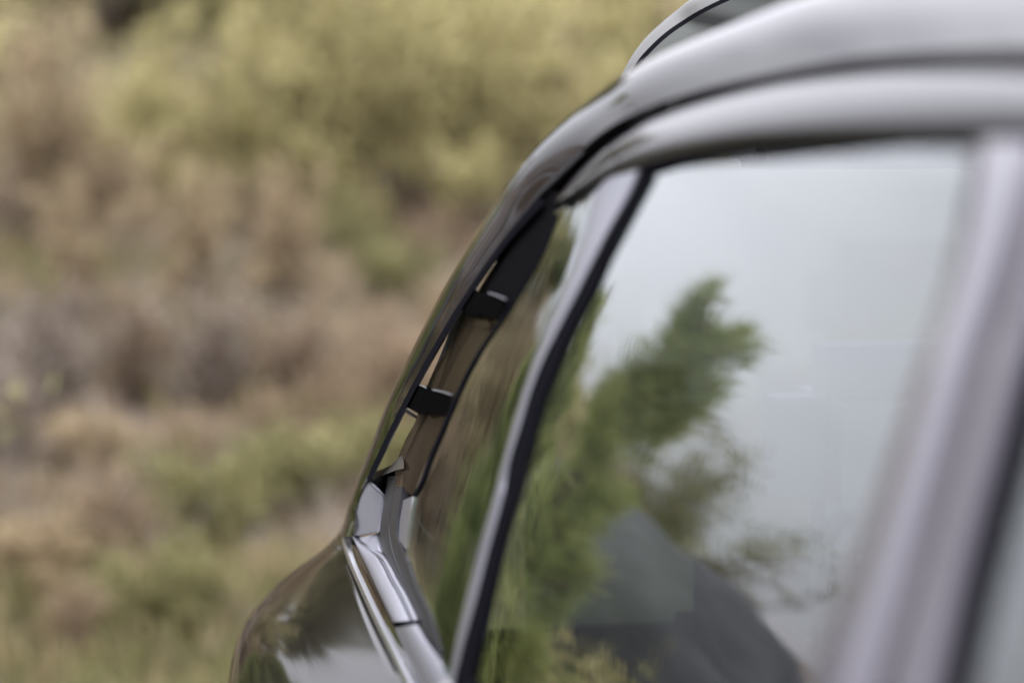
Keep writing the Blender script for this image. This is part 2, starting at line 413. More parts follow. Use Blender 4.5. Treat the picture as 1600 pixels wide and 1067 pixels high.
def carpet(name, n, leafs, sel, label, H=(.06, .2), W=(.006, .015), lean=.5, tone=(0, 1), seed=1, cat='grass'):
    """ground cover nobody could count, grown on the hillside where sel(px-like azimuth, height) allows"""
    R = np.random.RandomState(seed); P, D, Ln, Wd, T = [], [], [], [], []
    tries = 0
    while len(P) < n and tries < n*12:
        tries += 1
        az = R.uniform(-24, 34); r = 5.7+17*R.uniform()**1.25
        x = math.sin(math.radians(az))*r; y = math.cos(math.radians(az))*r; z = hz(x, y)
        if R.uniform() > sel(x, y, az, r, z): continue
        c = (x, y, z); m = rng.randint(5, 9)
        for i in range(m):
            P.append((x+R.normal()*.03, y+R.normal()*.03, z-.01)); D.append((R.normal()*lean, R.normal()*lean, 1)); q = .8+r*.045; Ln.append(R.uniform(*H)*q); Wd.append(R.uniform(*W)*q); T.append(R.uniform(*tone))
    o = link(name, blades(name, P, D, Ln, Wd, T), LM[leafs], smooth=False)
    o['kind'] = 'stuff'; o['label'] = label; o['category'] = cat
    return o
def patch(s, cx, cy, x, y): return mnoise.noise(Vector((x*s+cx, y*s+cy, 1.7)))
carpet('dry_grass', 85000, 'straw', lambda x, y, a, r, z: .5+.9*patch(.5, 0, 0, x, y), 'dry straw coloured grass covering the hillside behind the car', seed=2)
carpet('green_grass', 70000, 'green', lambda x, y, a, r, z: (1.0 if r < 8 else .25)+.9*patch(.6, 9, 4, x, y) if a > -21 else .1, 'olive green grass growing on the lower hillside', H=(.05, .18), seed=3)
carpet('dead_brush', 48000, 'mauve', lambda x, y, a, r, z: .15+1.4*patch(.7, 3, 8, x, y) if a > -19 else 0, 'greyish mauve dead brush lying across the middle of the hillside', H=(.1, .34), W=(.004, .01), lean=1.2, seed=4, cat='brush')

SHR = [ # px, py of its base, kind, leaves, size, label, category
 (160, 50, 'twig', 'mauve', 1.2, 'dark bare shrub on the crest at the top left', 'shrub'),
 (330, 60, 'twig', 'mauve', 1.1, 'grey bare shrub on the crest left of centre', 'shrub'),
 (520, 60, 'twig', 'russet', 1.2, 'pale brown bare shrub on the crest near the centre', 'shrub'),
 (20, 120, 'twig', 'mauve', .9, 'bare grey shrub on the crest in the top left corner', 'shrub'),
 (720, 80, 'broom', 'yellow', 1.0, 'yellow green shrub on the crest above the pillar', 'shrub'),
 (60, 400, 'broom', 'straw', .8, 'tall ochre dry shrub at the left edge of the upper hillside', 'shrub'),
 (250, 330, 'broom', 'yellow', .75, 'yellow shrub behind the dark brown one at the upper left', 'shrub'),
 (380, 390, 'broom', 'yellow', .85, 'yellow green flowering shrub right of the dark brown one', 'shrub'),
 (500, 350, 'broom', 'yellow', .85, 'bright yellow green shrub high on the hillside left of centre', 'shrub'),
 (620, 390, 'broom', 'yellow', .95, 'largest yellow green shrub in the middle of the upper hillside', 'shrub'),
 (740, 380, 'broom', 'yellow', .9, 'yellow green shrub just left of the dark roof pillar', 'shrub'),
 (850, 330, 'broom', 'yellow', .95, 'yellow shrub showing above the curve of the roof pillar', 'shrub'),
 (960, 270, 'broom', 'yellow', 1.0, 'yellow shrub behind the rear spoiler of the car', 'shrub'),
 (190, 400, 'round', 'russet', .55, 'dark brown shrub among paler ones in the upper left of the hillside', 'shrub'),
 (690, 430, 'round', 'russet', .35, 'small brown shrub below the yellow shrubs beside the pillar', 'shrub'),
 (550, 440, 'round', 'green', .42, 'green leafy shrub under the middle yellow shrubs', 'shrub'),
 (620, 490, 'low', 'green', .6, 'low green bush close to the pillar at mid height', 'bush'),
 (440, 500, 'broom', 'straw', .42, 'thin straw coloured shrub in the centre of the hillside', 'shrub'),
 (300, 500, 'broom', 'straw', .45, 'twiggy straw shrub below the yellow ones at the left', 'shrub'),
 (120, 520, 'broom', 'straw', .45, 'short ochre shrub at the left above the bare brush', 'shrub'),
 (80, 660, 'twig', 'mauve', .5, 'grey mauve leafless shrub at the left edge of the middle hillside', 'shrub'),
 (210, 640, 'twig', 'russet', .5, 'brown twiggy shrub between two grey leafless ones', 'shrub'),
 (340, 650, 'twig', 'mauve', .5, 'grey mauve leafless shrub left of centre on the hillside', 'shrub'),
 (470, 640, 'twig', 'russet', .5, 'brownish bare shrub in the centre of the hillside', 'shrub'),
 (580, 640, 'twig', 'russet', .42, 'pinkish brown shrub beside the lower roof pillar', 'shrub'),
 (620, 720, 'round', 'russet', .5, 'brown shrub showing through the gap in the roof pillar', 'shrub'),
 (690, 640, 'round', 'russet', .5, 'brown shrub just right of the upper pillar gap', 'shrub'),
 (640, 800, 'low', 'green', .7, 'low green bush behind the foot of the pillar gap', 'bush'),
 (20, 770, 'twig', 'mauve', .5, 'bare mauve brush clump low at the left edge', 'shrub'),
 (130, 760, 'low', 'straw', .6, 'low straw bush under the grey leafless shrub at the left', 'bush'),
 (420, 730, 'round', 'russet', .33, 'brown leaved shrub in the lower centre of the hillside', 'shrub'),
 (280, 770, 'round', 'russet', .35, 'dull brown shrub in the lower left of the hillside', 'shrub'),
 (330, 880, 'low', 'green', .8, 'low olive green bush in the lower left of the hillside', 'bush'),
 (450, 830, 'low', 'green', .75, 'low olive bush above the rear fender', 'bush'),
 (530, 760, 'low', 'yellow', .5, 'small yellowish bush beside the foot of the pillar', 'bush'),
 (170, 880, 'round', 'russet', .36, 'small dark brown bush near the bottom left corner', 'bush'),
 (50, 930, 'low', 'straw', .6, 'low tan bush by the left edge near the bottom', 'bush'),
 (270, 1010, 'low', 'green', .6, 'low green bush at the bottom left of the fender', 'bush'),
 (110, 1040, 'round', 'russet', .25, 'little brown bush in the bottom left corner', 'bush'),
]
for (px, py, kind, leaf, s, lab, cat) in SHR:
    p = ground_hit(px, py)
    if p is None: print('no ground', px, py); continue
    shrub('bush' if cat == 'bush' else 'shrub', kind, leaf, p, s*p.y/(4.054/(.42-ray(px, py)[1])), lab, cat)
# further along the hillside, mirrored in the side windows
SH2 = [(-3, 9.0, 'broom', 'yellow', 1.2, 'yellow green shrub on the hillside mirrored in the quarter window'),
 (-5, 7.6, 'round', 'russet', .8, 'russet shrub on the hillside mirrored low in the quarter window'),
 (-7, 8.6, 'broom', 'straw', 1.1, 'straw shrub on the hillside mirrored in the quarter window'),
 (-9, 7.2, 'low', 'green', 1.3, 'low green bush on the hillside mirrored in the quarter window'),
 (-10.5, 8.4, 'broom', 'yellow', 1.1, 'yellow shrub mirrored beside the door window trim'),
 (-12, 6.8, 'round', 'green', .9, 'green shrub mirrored at the left of the door window'),
 (-13.5, 7.6, 'broom', 'green', 1.0, 'upright green shrub mirrored left of the pine'),
 (-15.6, 8.6, 'low', 'straw', .6, 'pale dry shrub mirrored behind the pine')]
for (a, r, kind, leaf, s, lab) in SH2:
    shrub('shrub', kind, leaf, dir_hit(a, r*1.3), s*1.3, lab, 'shrub', group='shrubs mirrored in the side windows')

for (x, y, kind, leaf, s_, lab) in [(-.74, 5.9, 'broom', 'green', .95, 'tall olive shrub growing beside the foot of the young pine'), (-.80, 5.1, 'broom', 'yellow', .9, 'light green shrub nearest the road in front of the young pine')]:
    shrub('shrub', kind, leaf, Vector((x, y, hz(x, y))), s_, lab, 'shrub', group='shrubs mirrored in the side windows')

# the young pine mirrored in the door window
def pine(loc, H, W, seed, label):
    R = np.random.RandomState(seed); lines, P, D, Ln, Wd, T = [], [], [], [], [], []
    root = bpy.data.objects.new('pine_tree', None); C.objects.link(root); root.location = loc
    root['label'] = label; root['category'] = 'tree'
    pts = [Vector((0.02*math.sin(i*1.3), .02*math.cos(i*1.7), H*i/10)) for i in range(11)]
    tl = [(pts[i], pts[i+1], .035*(1-i/11), .035*(1-(i+1)/11)) for i in range(10)]
    br = []
    for i in range(66):
        t = R.uniform(.12, .96); b = pts[int(t*10)].lerp(pts[min(10, int(t*10)+1)], t*10 % 1)
        az = R.uniform(0, 6.283); L_ = W*(1.0-t*.55)*R.uniform(.5, 1.1)
        d = Vector((math.cos(az), math.sin(az), .35+.5*t)).normalized()
        m = b+d*L_*.6; e = m+Vector((d.x, d.y, d.z+.9)).normalized()*L_*.45
        br += [(b, m, .009, .006), (m, e, .006, .003)]
        tips = [e]
        for q in range(5):
            c = b.lerp(m, R.uniform(.4, 1)); f = c+(d+Vector(R.normal(size=3))*.55+Vector((0, 0, .45))).normalized()*L_*R.uniform(.25, .5)
            br.append((c, f, .004, .002)); tips.append(f)
        for f in tips:
            dd = (d*.5+Vector((0, 0, 1))).normalized()
            for q in range(70):
                s_ = R.uniform(-.13, .02); P.append(f+dd*s_); D.append(Vector(R.normal(size=3))*.45+dd); Ln.append(R.uniform(.035, .08)); Wd.append(R.uniform(.002, .0045)); T.append(min(1, max(0, .75+s_*4+R.normal()*.2)))
    link('trunk', stems_mesh('trunk', tl), BARK, root); o = link('branches', stems_mesh('branches', br), BARK, root); o['kind'] = 'stuff'
    link('crown', blades('crown', P, D, Ln, Wd, T), LM['pine'], root, smooth=False)
    return root
def pl(az, d): 
    p = dir_hit(az, d); return p
p = Vector((-.45, 4.55, 0)); pine(p, 1.96, .25, 5, 'young green pine beside the road mirrored in the rear door window')
p = Vector((-.36, 5.05, 0)); pine(p, 1.87, .27, 9, 'slightly shorter young pine left of the other in the window reflection')

# broadleaf trees standing outward of the car: mirrored in its fender
def broadleaf(loc, H, rad, seed, label):
    k = min(1, H/4)
    R = np.random.RandomState(seed); root = bpy.data.objects.new('broadleaf_tree', None); C.objects.link(root); root.location = loc
    root['label'] = label; root['category'] = 'tree'; root['group'] = 'broadleaf trees outward of the car and on the crest'
    lines, P, D, Ln, Wd, T = [], [], [], [], [], []
    top = Vector((.1, .1, H-rad*1.3)); lines.append((Vector((0, 0, -.1)), top*.5, .16*k, .13*k)); lines.append((top*.5, top, .13*k, .10*k))
    for i in range(26):
        d = Vector(R.normal(size=3)); d.z = abs(d.z)*.9-.15; d.normalize()
        m = top+d*rad*R.uniform(.35, .55); e = m+(d+Vector((0, 0, .3))).normalized()*rad*R.uniform(.3, .6)
        lines += [(top*R.uniform(.75, 1), m, .06*k, .03*k), (m, e, .03*k, .01*k)]
        for q in range(5):
            c = m.lerp(e, R.uniform(0, 1)); f = c+Vector(R.normal(size=3))*rad*.16
            lines.append((c, f, .012*k, .004*k))
            for z in range(230):
                P.append(f+Vector(R.normal(size=3))*rad*.10); D.append(R.normal(size=3)); Ln.append(R.uniform(.07, .13)*(.35+.65*k)); Wd.append(R.uniform(.04, .07)*(.35+.65*k)); T.append(R.uniform(0, .8))
    link('trunk', stems_mesh('trunk', lines), BARK, root); link('crown', blades('crown', P, D, Ln, Wd, T), LM['green'], root, smooth=False)
for (x, y, H, rad, sd, lab) in [(-.45, 12.4, 1.9, .75, 21, 'small leafy tree on the crest mirrored in the rear fender'), (-1.7, 12.2, 1.1, .4, 22, 'low crest tree mirrored at the left of the rear fender'), (.55, 12.8, 2.0, .8, 23, 'tallest small tree on the crest behind the car roof'), (-.80, 12.6, 2.6, 1.0, 27, 'small airy tree between the two left ones on the crest'), (1.5, 13.2, 1.8, .7, 24, 'small crest tree farthest to the right behind the car')]:
    broadleaf(Vector((x*1.5, y*1.5, hz(x*1.5, y*1.5))), H*1.5, rad*1.5, sd, lab)
for (x, y, s_, lab) in [(-1.1, 11.6, 1.5, 'dense green shrub on the crest left of the small leafy tree'), (.1, 11.8, 1.6, 'dense green shrub on the crest between two small trees'), (1.1, 12.3, 1.5, 'dense green shrub on the crest right of the tallest small tree')]:
    shrub('shrub', 'round', 'green', Vector((x*1.5, y*1.5, hz(x*1.5, y*1.5))), s_*1.4, lab, 'shrub', group='shrubs mirrored in the rear fender')
broadleaf(Vector((-5.6, 5.6, 0)), 7.6, 2.6, 12, 'middle roadside tree mirrored in the side of the car')
broadleaf(Vector((-6.6, 1.6, 0)), 8.2, 2.8, 13, 'roadside tree level with the car mirrored in the body side')

# grey boulder mirrored low in the door window
bm = bmesh.new(); bmesh.ops.create_icosphere(bm, subdivisions=4, radius=1)
for v in bm.verts:
    n = mnoise.noise(v.co*1.5+Vector((4, 2, 1)))*.34+mnoise.noise(v.co*4)*.10+mnoise.noise(v.co*11)*.03; v.co *= .92*(1+n)
    v.co.x *= 1.0; v.co.y *= .9; v.co.z *= .95
me = bpy.data.meshes.new('boulder'); bm.to_mesh(me); bm.free()
bo = link('boulder', me, pbr('boulder_rock', (.055, .057, .058), rough=.85, bump=.6, bscale=20, vary=.35, vscale=4), loc=dir_hit(-13.0, 8.2)+Vector((0, 0, .22)), ang=80)
bo['label'] = 'dark grey boulder at the foot of the bank mirrored in the door window'; bo['category'] = 'boulder'

# ------------------------------------------------------------------ the car
car = bpy.data.objects.new('parked_car', None); C.objects.link(car); car.location = CAR_LOC
car['label'] = 'dark glossy car seen along its rear side windows and roof pillar'; car['category'] = 'car'
bpy.context.view_layer.update()
X = Vector((1, 0, 0))

# --- door window frame over the glass
frame_up = [(868, 312), (887, 287), (910, 262), (940, 234), (985, 203), (1001, 192), (1050, 171), (1097, 156), (1206, 130), (1337, 113), (1469, 108), (1600, 110), (1760, 118), (2000, 140)]
frame_lo = [(871, 320), (910, 301), (944, 282), (972, 271), (1000, 262), (1037, 252), (1075, 243), (1145, 230), (1224, 222), (1337, 216), (1450, 215), (1600, 217), (1760, 224), (2000, 246)]
def cut(A, B, n, i0, i1):
    a = resample(A, n); b = resample(B, n); return a[i0:i1+1], b[i0:i1+1]
fa, fb = cut(frame_up, frame_lo, 81, 0, 8)
strip('window_frame', fa, fb, M['paint_frame'], car, nu=16, nv=6, crown=.007, edge=.002, thick=.01)
fa, fb = cut(frame_up, frame_lo, 81, 8, 80); fa = [fa[0]+np.array([1.5, -.6])]+fa[1:]; fb = [fb[0]+np.array([1.5, -.6])]+fb[1:]
strip('window_frame', fa, fb, M['paint_frame'], car, nu=90, nv=8, crown=.009, edge=.002, thick=.01)
# dark backing under roof gap
gap_up = [(845, 306), (872, 276), (900, 243), (944, 204), (1001, 173), (1075, 147), (1206, 116), (1337, 93), (1469, 83), (1600, 79), (1760, 79), (2000, 92)]
gap_lo = [(862, 330), (880, 304), (905, 272), (957, 226), (1001, 198), (1097, 162), (1206, 136), (1337, 118), (1469, 114), (1600, 118), (1760, 126), (2000, 150)]
strip('roof_seal', gap_up, gap_lo, M['rubber'], car, nu=80, nv=3, off=.012, edge=0, thick=.012)

# --- window glass, seals, trims of the rear door
seal_up = [(998, 262), (1037, 253), (1075, 244.5), (1145, 231.5), (1224, 223.5), (1337, 217.5), (1450, 216.5), (1528, 218)]
seal_lo = [(1012, 274), (1037, 266), (1075, 255.5), (1162, 239.5), (1250, 230), (1337, 227.5), (1450, 228), (1526, 230)]
strip('window_seal', seal_up, seal_lo, M['rubber'], car, nu=60, nv=3, off=.003, edge=.001, thick=.01)
tL = [(947, 279), (929, 302), (921, 337), (910, 371), (891, 427), (867, 486), (834, 565), (819, 608), (796, 684), (772, 774), (750, 850), (728, 934), (706, 1032), (690, 1110), (670, 1220)]
tM = [(1000, 265), (985, 300), (962, 341), (940, 382), (917, 427), (900, 461), (875, 509), (841, 580), (826, 621), (811, 672), (796, 720), (782, 790), (764, 856), (746, 927), (724, 1010), (705, 1090), (685, 1200)]
tR = [(1016, 275), (996, 311), (970, 360), (944, 409), (925, 456), (900, 503), (860, 595), (841, 644), (826, 700), (807, 775), (786, 843), (768, 916), (750, 988), (735, 1057), (722, 1130), (700, 1240)]
strip('window_trim', tL, tM, M['satin'], car, nu=70, nv=6, crown=.0012, edge=.0012, thick=.004, off=.0)
strip('window_seal', tM, tR, M['rubber'], car, nu=70, nv=4, crown=.001, edge=.001, thick=.004, off=.002)
wL = [(1006, 268), (985, 318), (955, 372), (935, 412), (912, 456), (890, 503), (852, 590), (834, 644), (820, 700), (800, 775), (778, 850), (758, 925), (740, 990), (725, 1060), (712, 1130), (690, 1240)]
wR = [(1540, 222), (1535, 260), (1530, 300), (1522, 350), (1500, 430), (1480, 500), (1455, 580), (1425, 680), (1395, 780), (1365, 860), (1338, 940), (1308, 1020), (1295, 1060), (1270, 1130), (1230, 1240)]
strip('door_window', wL, wR, M['glass'], car, nu=60, nv=24, off=.0055, edge=0, thick=.004)
# B pillar cover, seal and front door window
bL = [(1522, 219), (1516, 260), (1505, 320), (1490, 400), (1468, 480), (1440, 560), (1412, 650), (1383, 740), (1352, 830), (1318, 920), (1285, 1000), (1262, 1067), (1240, 1130), (1200, 1240)]
bM = [(1700, 222), (1690, 280), (1670, 360), (1645, 440), (1615, 520), (1585, 610), (1560, 700), (1532, 800), (1508, 890), (1486, 980), (1466, 1067), (1450, 1140), (1425, 1250)]
bM2 = [(1600+(1700-1600)*1.0+28, 222)]+[(x+30, y) for x, y in bM[1:]]
fL = [(x+30, y) for x, y in bM]; fR = [(2300, 262), (2290, 1400)]
mid = [((a[0]*.42+b[0]*.58), (a[1]+b[1])/2) for a, b in zip(resample(bL, 14), resample(bM, 14))]
mid2 = [(x+5, y) for x, y in mid]
strip('pillar_cover', bL, mid, M['pillar'], car, nu=50, nv=8, crown=.004, edge=.002, thick=.01, off=.001)
strip('pillar_cover', mid2, bM, M['pillar'], car, nu=50, nv=8, crown=.005, edge=.002, thick=.01, off=-.001)
strip('window_seal', bM, fL, M['rubber'], car, nu=50, nv=4, off=.004, crown=.001, edge=.001, thick=.012)
strip('door_window', fL, fR, M['glass'], car, nu=40, nv=12, off=.008, edge=0, thick=.004)
strip('pillar_backing', [(1535, 224), (1525, 350), (1300, 1067), (1220, 1240)], [(1730, 224), (1490, 1067), (1440, 1240)], M['trim'], car, nu=30, nv=4, off=.02, edge=0, thick=.02)

# --- quarter window with its printed border
qL = [(866, 333), (852, 372), (837, 407), (814, 446), (792, 482), (777, 503), (762, 524), (742, 556), (725, 587), (709, 622), (695, 655), (672, 708), (648, 769), (640, 812), (635, 858), (648, 912), (667, 955), (680, 990), (690, 1030), (700, 1100)]
qR = [(945, 286), (934, 300), (924, 337), (912, 372), (893, 428), (869, 487), (836, 566), (821, 609), (798, 685), (774, 775), (752, 851), (730, 935), (712, 1010), (706, 1060), (703, 1100)]
qg = strip('quarter_window', qL, qR, M['qglass'], car, nu=80, nv=14, off=.001, edge=.0006, thick=.004)
# printed border: everything of the pane except a long clear area with a rounded lower tip
cL = [(852, 400), (822, 452), (797, 500), (770, 545), (742, 590), (722, 635), (700, 690), (672, 745), (652, 790), (650, 806), (664, 832), (674, 842), (680, 844)]
cR = [(860, 398), (868, 430), (857, 470), (838, 515), (815, 570), (797, 620), (775, 680), (750, 740), (722, 790), (700, 820), (690, 838), (685, 843), (680, 844)]
strip('printed_border', cR, [(905, 380), (892, 420), (872, 470), (842, 540), (824, 592), (800, 668), (780, 740), (756, 820), (734, 905), (716, 990), (706, 1050)], M['frit'], qg, nu=60, nv=6, off=.0065, edge=0, thick=.003)
strip('printed_border', [(648, 790), (650, 806), (664, 832), (674, 842), (682, 846), (690, 850)], [(642, 800), (634, 840), (634, 870), (660, 940), (690, 1010), (706, 1060)], M['frit'], qg, nu=40, nv=6, off=.0065, edge=0, thick=.003)
strip('printed_border', cL[:10], [(846, 396), (814, 450), (790, 490), (762, 530), (726, 590), (697, 657), (674, 708), (650, 768), (646, 785), (644, 800)], M['frit'], qg, nu=40, nv=3, off=.0065, edge=0, thick=.003)
strip('printed_border', [(866, 333), (852, 398)], [(945, 286), (905, 396)], M['frit'], qg, nu=14, nv=6, off=.0065, edge=0, thick=.003)

strip('pillar_lining', [(880, 340), (800, 470), (720, 600), (670, 720), (640, 860)], [(960, 330), (900, 470), (830, 640), (770, 860), (740, 1000)], M['liner'], car, nu=30, nv=4, off=.05, edge=0, thick=.01)

# --- pillar blade: outer fin from fender up over the roof, one swept skin
G = [(552, 838, 2.47), (556, 800), (562, 772), (575, 745), (600, 692), (640, 612), (690, 522), (740, 442), (790, 372), (840, 308), (872, 272), (900, 242), (944, 204), (1001, 173), (1075, 147), (1206, 116), (1337, 93), (1469, 83), (1600, 79), (1760, 79), (2000, 92)]
Gp = []
for q in G:
    p_ = hit(q[0], q[1], -.002); Gp.append(p_)
Gr = [Vector(q) for q in resample(Gp, 40)]
SIL = [(531, 838), (543, 795), (556, 755), (578, 700), (612, 612), (655, 524), (698, 441), (737, 376), (775, 316), (812, 259), (850, 215), (887, 182), (925, 154), (970, 120), (1011, 95), (1075, 66), (1119, 48), (1184, 22), (1241, 0), (1330, -24), (1450, -46), (1600, -62), (1800, -70), (2100, -70)]
def project(p):
    d = p-cam.location; w = d.dot(fwd); return 800+PX*d.dot(rgt)/w, 533.5-PX*d.dot(upv)/w
gpx = [project(q) for q in Gr]
# pair every inner-edge point with the nearest silhouette point, then smooth
sd = np.array(resample(SIL, 400)); idx = [int(np.argmin((sd[:, 0]-a)**2+(sd[:, 1]-b)**2)) for a, b in gpx]
idx = np.maximum.accumulate(np.array(idx)); idx[0] = 0
idx = np.interp(np.arange(40), np.arange(0, 40, 3), idx[::3]); sp = [sd[int(round(i))] for i in idx]
A_, M1, M2, S_, R1, R2 = [], [], [], [], [], []
for g_, s_, gp_ in zip(Gr, sp, gpx):
    h = g_.z-ZC+.45
    w = sstep(.36, .47, h)                     # 0 along the pillar, 1 over the roof
    dU = .075*(1-w)+.03*w
    U = g_.y+dU
    if w > .02: U = g_.y + .075*(1-w) + w*(.10 + .05*sstep(2.0, 1.2, g_.y))
    S3 = at(s_[0], s_[1], U)
    A_.append(g_); S_.append(S3)
    # the skin turns smoothly away: it ends tangent to the line of sight and carries on round the corner
    vd = (S3-cam.location).normalized(); D_ = U-g_.y
    Cp = S3-vd*D_*.55
    M1.append(g_*(.65**2)+Cp*(2*.35*.65)+S3*(.35**2)); M2.append(g_*(.3**2)+Cp*(2*.7*.3)+S3*(.7**2))
    inw = Vector((1, 0, -.1)).normalized()*(1-w)+Vector((.35, 0, -.9)).normalized()*w
    R1.append(S3+vd*.045+inw*.006)
    R2.append(R1[-1]+vd*.02*(1-w)+Vector((.003+.34*w, .05*w, -.02*w)))
rails('roof_pillar', [A_, M1, M2, S_, R1, R2], M['paint'], car, nu=150, nv=6, thick=.006, tdir=Vector((.9, 0, -.4)), ang=60)
# dark rubber lip along the blade's inner edge
lipA = [(573, 748), (599, 691), (639, 611), (689, 521), (739, 441), (789, 371), (840, 308)]
lipB = [(580, 751), (606, 695), (646, 615), (696, 525), (746, 445), (797, 376), (852, 316)]
strip('pillar_lip', lipA, lipB, M['rubber'], car, nu=50, nv=3, off=-.004, edge=.0004, thick=.014, tdir=Vector((.165, 1, -.05)))
# inner side of the gap: gloss panel running back from the quarter window
fold = [(853, 332), (808, 376), (776, 410), (757, 440), (740, 470), (719, 500), (704, 545), (680, 612), (664, 645), (648, 680), (631, 722), (629, 760)]
edgeR = [(868, 334), (854, 373), (839, 408), (816, 447), (794, 483), (764, 525), (727, 588), (711, 623), (697, 656), (674, 709), (650, 768), (645, 775)]
foldL = [(850, 334), (800, 384), (768, 420), (750, 448), (734, 474), (708, 505), (690, 550), (662, 618), (652, 650), (632, 690), (619, 724), (618, 760)]
ra = [hit(x, y, .006) for x, y in edgeR]
rb = [at(x, y, hit(x, y).y+.05) for x, y in fold]; rc = [at(x, y, hit(x, y).y+.07) for x, y in foldL]
rails('gap_panel', [ra, [a.lerp(b, .5)+Vector((-.001, 0, 0)) for a, b in zip(ra, rb)], rb], M['inner'], car, nu=70, nv=5, thick=.004)
rails('gap_panel', [[p+Vector((.0006, .002, 0)) for p in rb], rc], M['inner_light'], car, nu=70, nv=3, thick=.003)
strip('gap_seal', [(x-2.5, y) for x, y in edgeR], [(x+1.5, y+1) for x, y in edgeR], M['rubber'], car, nu=70, nv=2, off=-.0005, edge=0, thick=.003)
# matte upper wedge
strip('gap_filler', [(790, 374), (812, 346), (838, 312), (866, 298)], [(756, 455), (790, 470), (835, 404), (872, 333)], M['plastic'], car, nu=20, nv=5, off=.0045, edge=.001, thick=.01)
slab('gap_filler', [(812, 352), (851, 322), (871, 331), (838, 405), (793, 480), (763, 462), (782, 420)], M['plastic'], car, thick=.01, off=.003)
tube('fold_crack', [at(704, 545, 2.33), at(719, 500, 2.31), at(740, 462, 2.28)], .0009, M['rubber'], car, seg=6, n=12)  # thin black tube added for the dark crack along the fold
# brackets that carry the blade
def bracket(poly, U, back=.012):
    c = hit(sum(p[0] for p in poly)/len(poly), sum(p[1] for p in poly)/len(poly), .006).y
    P = [hit(x, y, -.0015) for x, y, dz in poly]
    return slab('bracket', P, M['bracket'], car, thick=back, bevel=.0012, tdir=Vector((.17, 1, -.03)))
bracket([(738, 448, 0), (744, 452, -.004), (748, 458, -.004), (760, 457, -.004), (791, 467, -.005), (786, 486, -.005), (776, 497, -.008), (768, 500, -.004), (752, 493, 0), (738, 497, 0), (728, 489, 0), (716, 484, .004)], 2.19)
bracket([(648, 600, 0), (655, 602, -.004), (664, 606, -.004), (669, 602, -.003), (673, 608, -.004), (708, 617, -.005), (700, 638, -.005), (692, 650, -.008), (680, 647, -.004), (668, 646, -.003), (656, 649, 0), (645, 642, 0), (631, 634, .004)], 2.32)
for (a, b) in (((740, 448), (746, 453)), ((764, 458), (790, 467.5)), ((650, 600.5), (666, 606)), ((676, 609), (706, 617))):
    tube('bracket_highlight', [hit(a[0], a[1], -.002), hit((a[0]+b[0])/2, (a[1]+b[1])/2-.8, -.002), hit(b[0], b[1], -.002)], .0007, M['satin'], car, seg=8, n=8)  # thin bright rods stand in for the highlights on the bracket tops
# small plates standing in for the reflections under each bracket
strip('bracket_reflection', [(716, 489), (728, 493), (738, 500)], [(712, 502), (722, 508), (733, 503)], M['foil'], car, nu=10, nv=3, off=.014, edge=0, thick=.001)
strip('bracket_reflection', [(742, 500), (755, 495), (767, 505)], [(738, 508), (752, 512), (764, 513)], M['inner'], car, nu=10, nv=3, off=.004, edge=0, thick=.001)
strip('bracket_reflection', [(633, 637), (645, 645), (655, 651)], [(630, 642), (643, 650), (652, 655)], M['foil'], car, nu=10, nv=3, off=.014, edge=0, thick=.001)
# torn foil; a black plate stands in for the dark cavity at the foot
foil = [at(x, y, hit(x, y, .006).y+U-2.46) for x, y, U in ((575, 749, 2.46), (580, 738, 2.47), (597, 733, 2.475), (611, 727, 2.48), (622, 716, 2.47), (628, 712, 2.47), (631, 722, 2.45), (631, 732, 2.44), (620, 734, 2.45), (609, 738, 2.45), (594, 744, 2.45), (579, 752, 2.45))]
slab('foil_tape', foil, M['foil'], car, thick=.004, bevel=.0008, tdir=Vector((.17, 1, -.05)))
cav = [at(x, y, hit(x, y, .026).y) for x, y, U in ((573, 752, 2.49), (609, 736, 2.49), (631, 729, 2.49), (640, 752, 2.46), (648, 770, 2.42), (645, 800, 2.42), (632, 860, 2.40), (598, 872, 2.42), (585, 800, 2.46))]
slab('cavity_dark', cav, M['bracket'], car, thick=.01, bevel=0, tdir=Vector((.3, 1, -.1)))

# --- bright moulding around the foot of the gap and along the belt
def P2(x, y, off): return hit(x, y, off)
slab('moulding_cap', [P2(566.5, 754, .000), P2(571, 751.5, .000), P2(577, 755, .002), P2(599, 776, .017), P2(591.5, 826, .017), P2(589, 831.5, .015), P2(550.5, 838, -.002), P2(551.5, 822, -.001)], M['satin'], car, thick=.004, bevel=.0008)
slab('moulding_cap', [P2(560, 840.5, .001), P2(588.5, 833.5, .016), P2(590.5, 845, .017), P2(592.5, 863, .014), P2(589.5, 867, .012)], M['satin'], car, thick=.004, bevel=.0007)
mL = [(550, 837.5), (560, 859), (572, 883), (594, 930), (614, 971)]
mR = [(561, 842), (575, 855), (590, 869), (608, 901), (627, 937), (642, 969)]
strip('belt_moulding', mL, mR, M['satin'], car, nu=50, nv=5, edge=.0012, thick=.008, offA=-.003, offB=.007, crown=.001)
mL = [(617, 980), (637, 1026), (656, 1066), (690, 1130), (740, 1220)]
mR = [(654, 974), (674, 1005), (703, 1046), (745, 1105), (800, 1180)]
strip('belt_moulding', mL, mR, M['satin'], car, nu=50, nv=6, edge=.0015, thick=.008, offA=-.003, offB=.004, crown=.003)
strip('moulding_joint', [(614, 972), (628, 970), (642, 969.5), (656, 972)], [(617, 980), (632, 977), (645, 974.5), (656, 977)], M['rubber'], car, nu=14, nv=3, off=.004, edge=0, thick=.008)
slab('moulding_cap', [P2(645, 774, .003), P2(630, 781, .010), P2(620, 838, .012), P2(632, 857, .006), P2(634.5, 856.5, .004)], M['satin'], car, thick=.004, bevel=.0006)
chL = [(606, 745), (605, 756), (600, 779), (592, 826), (593, 851), (599, 874), (610, 900), (628, 936), (643, 968)]
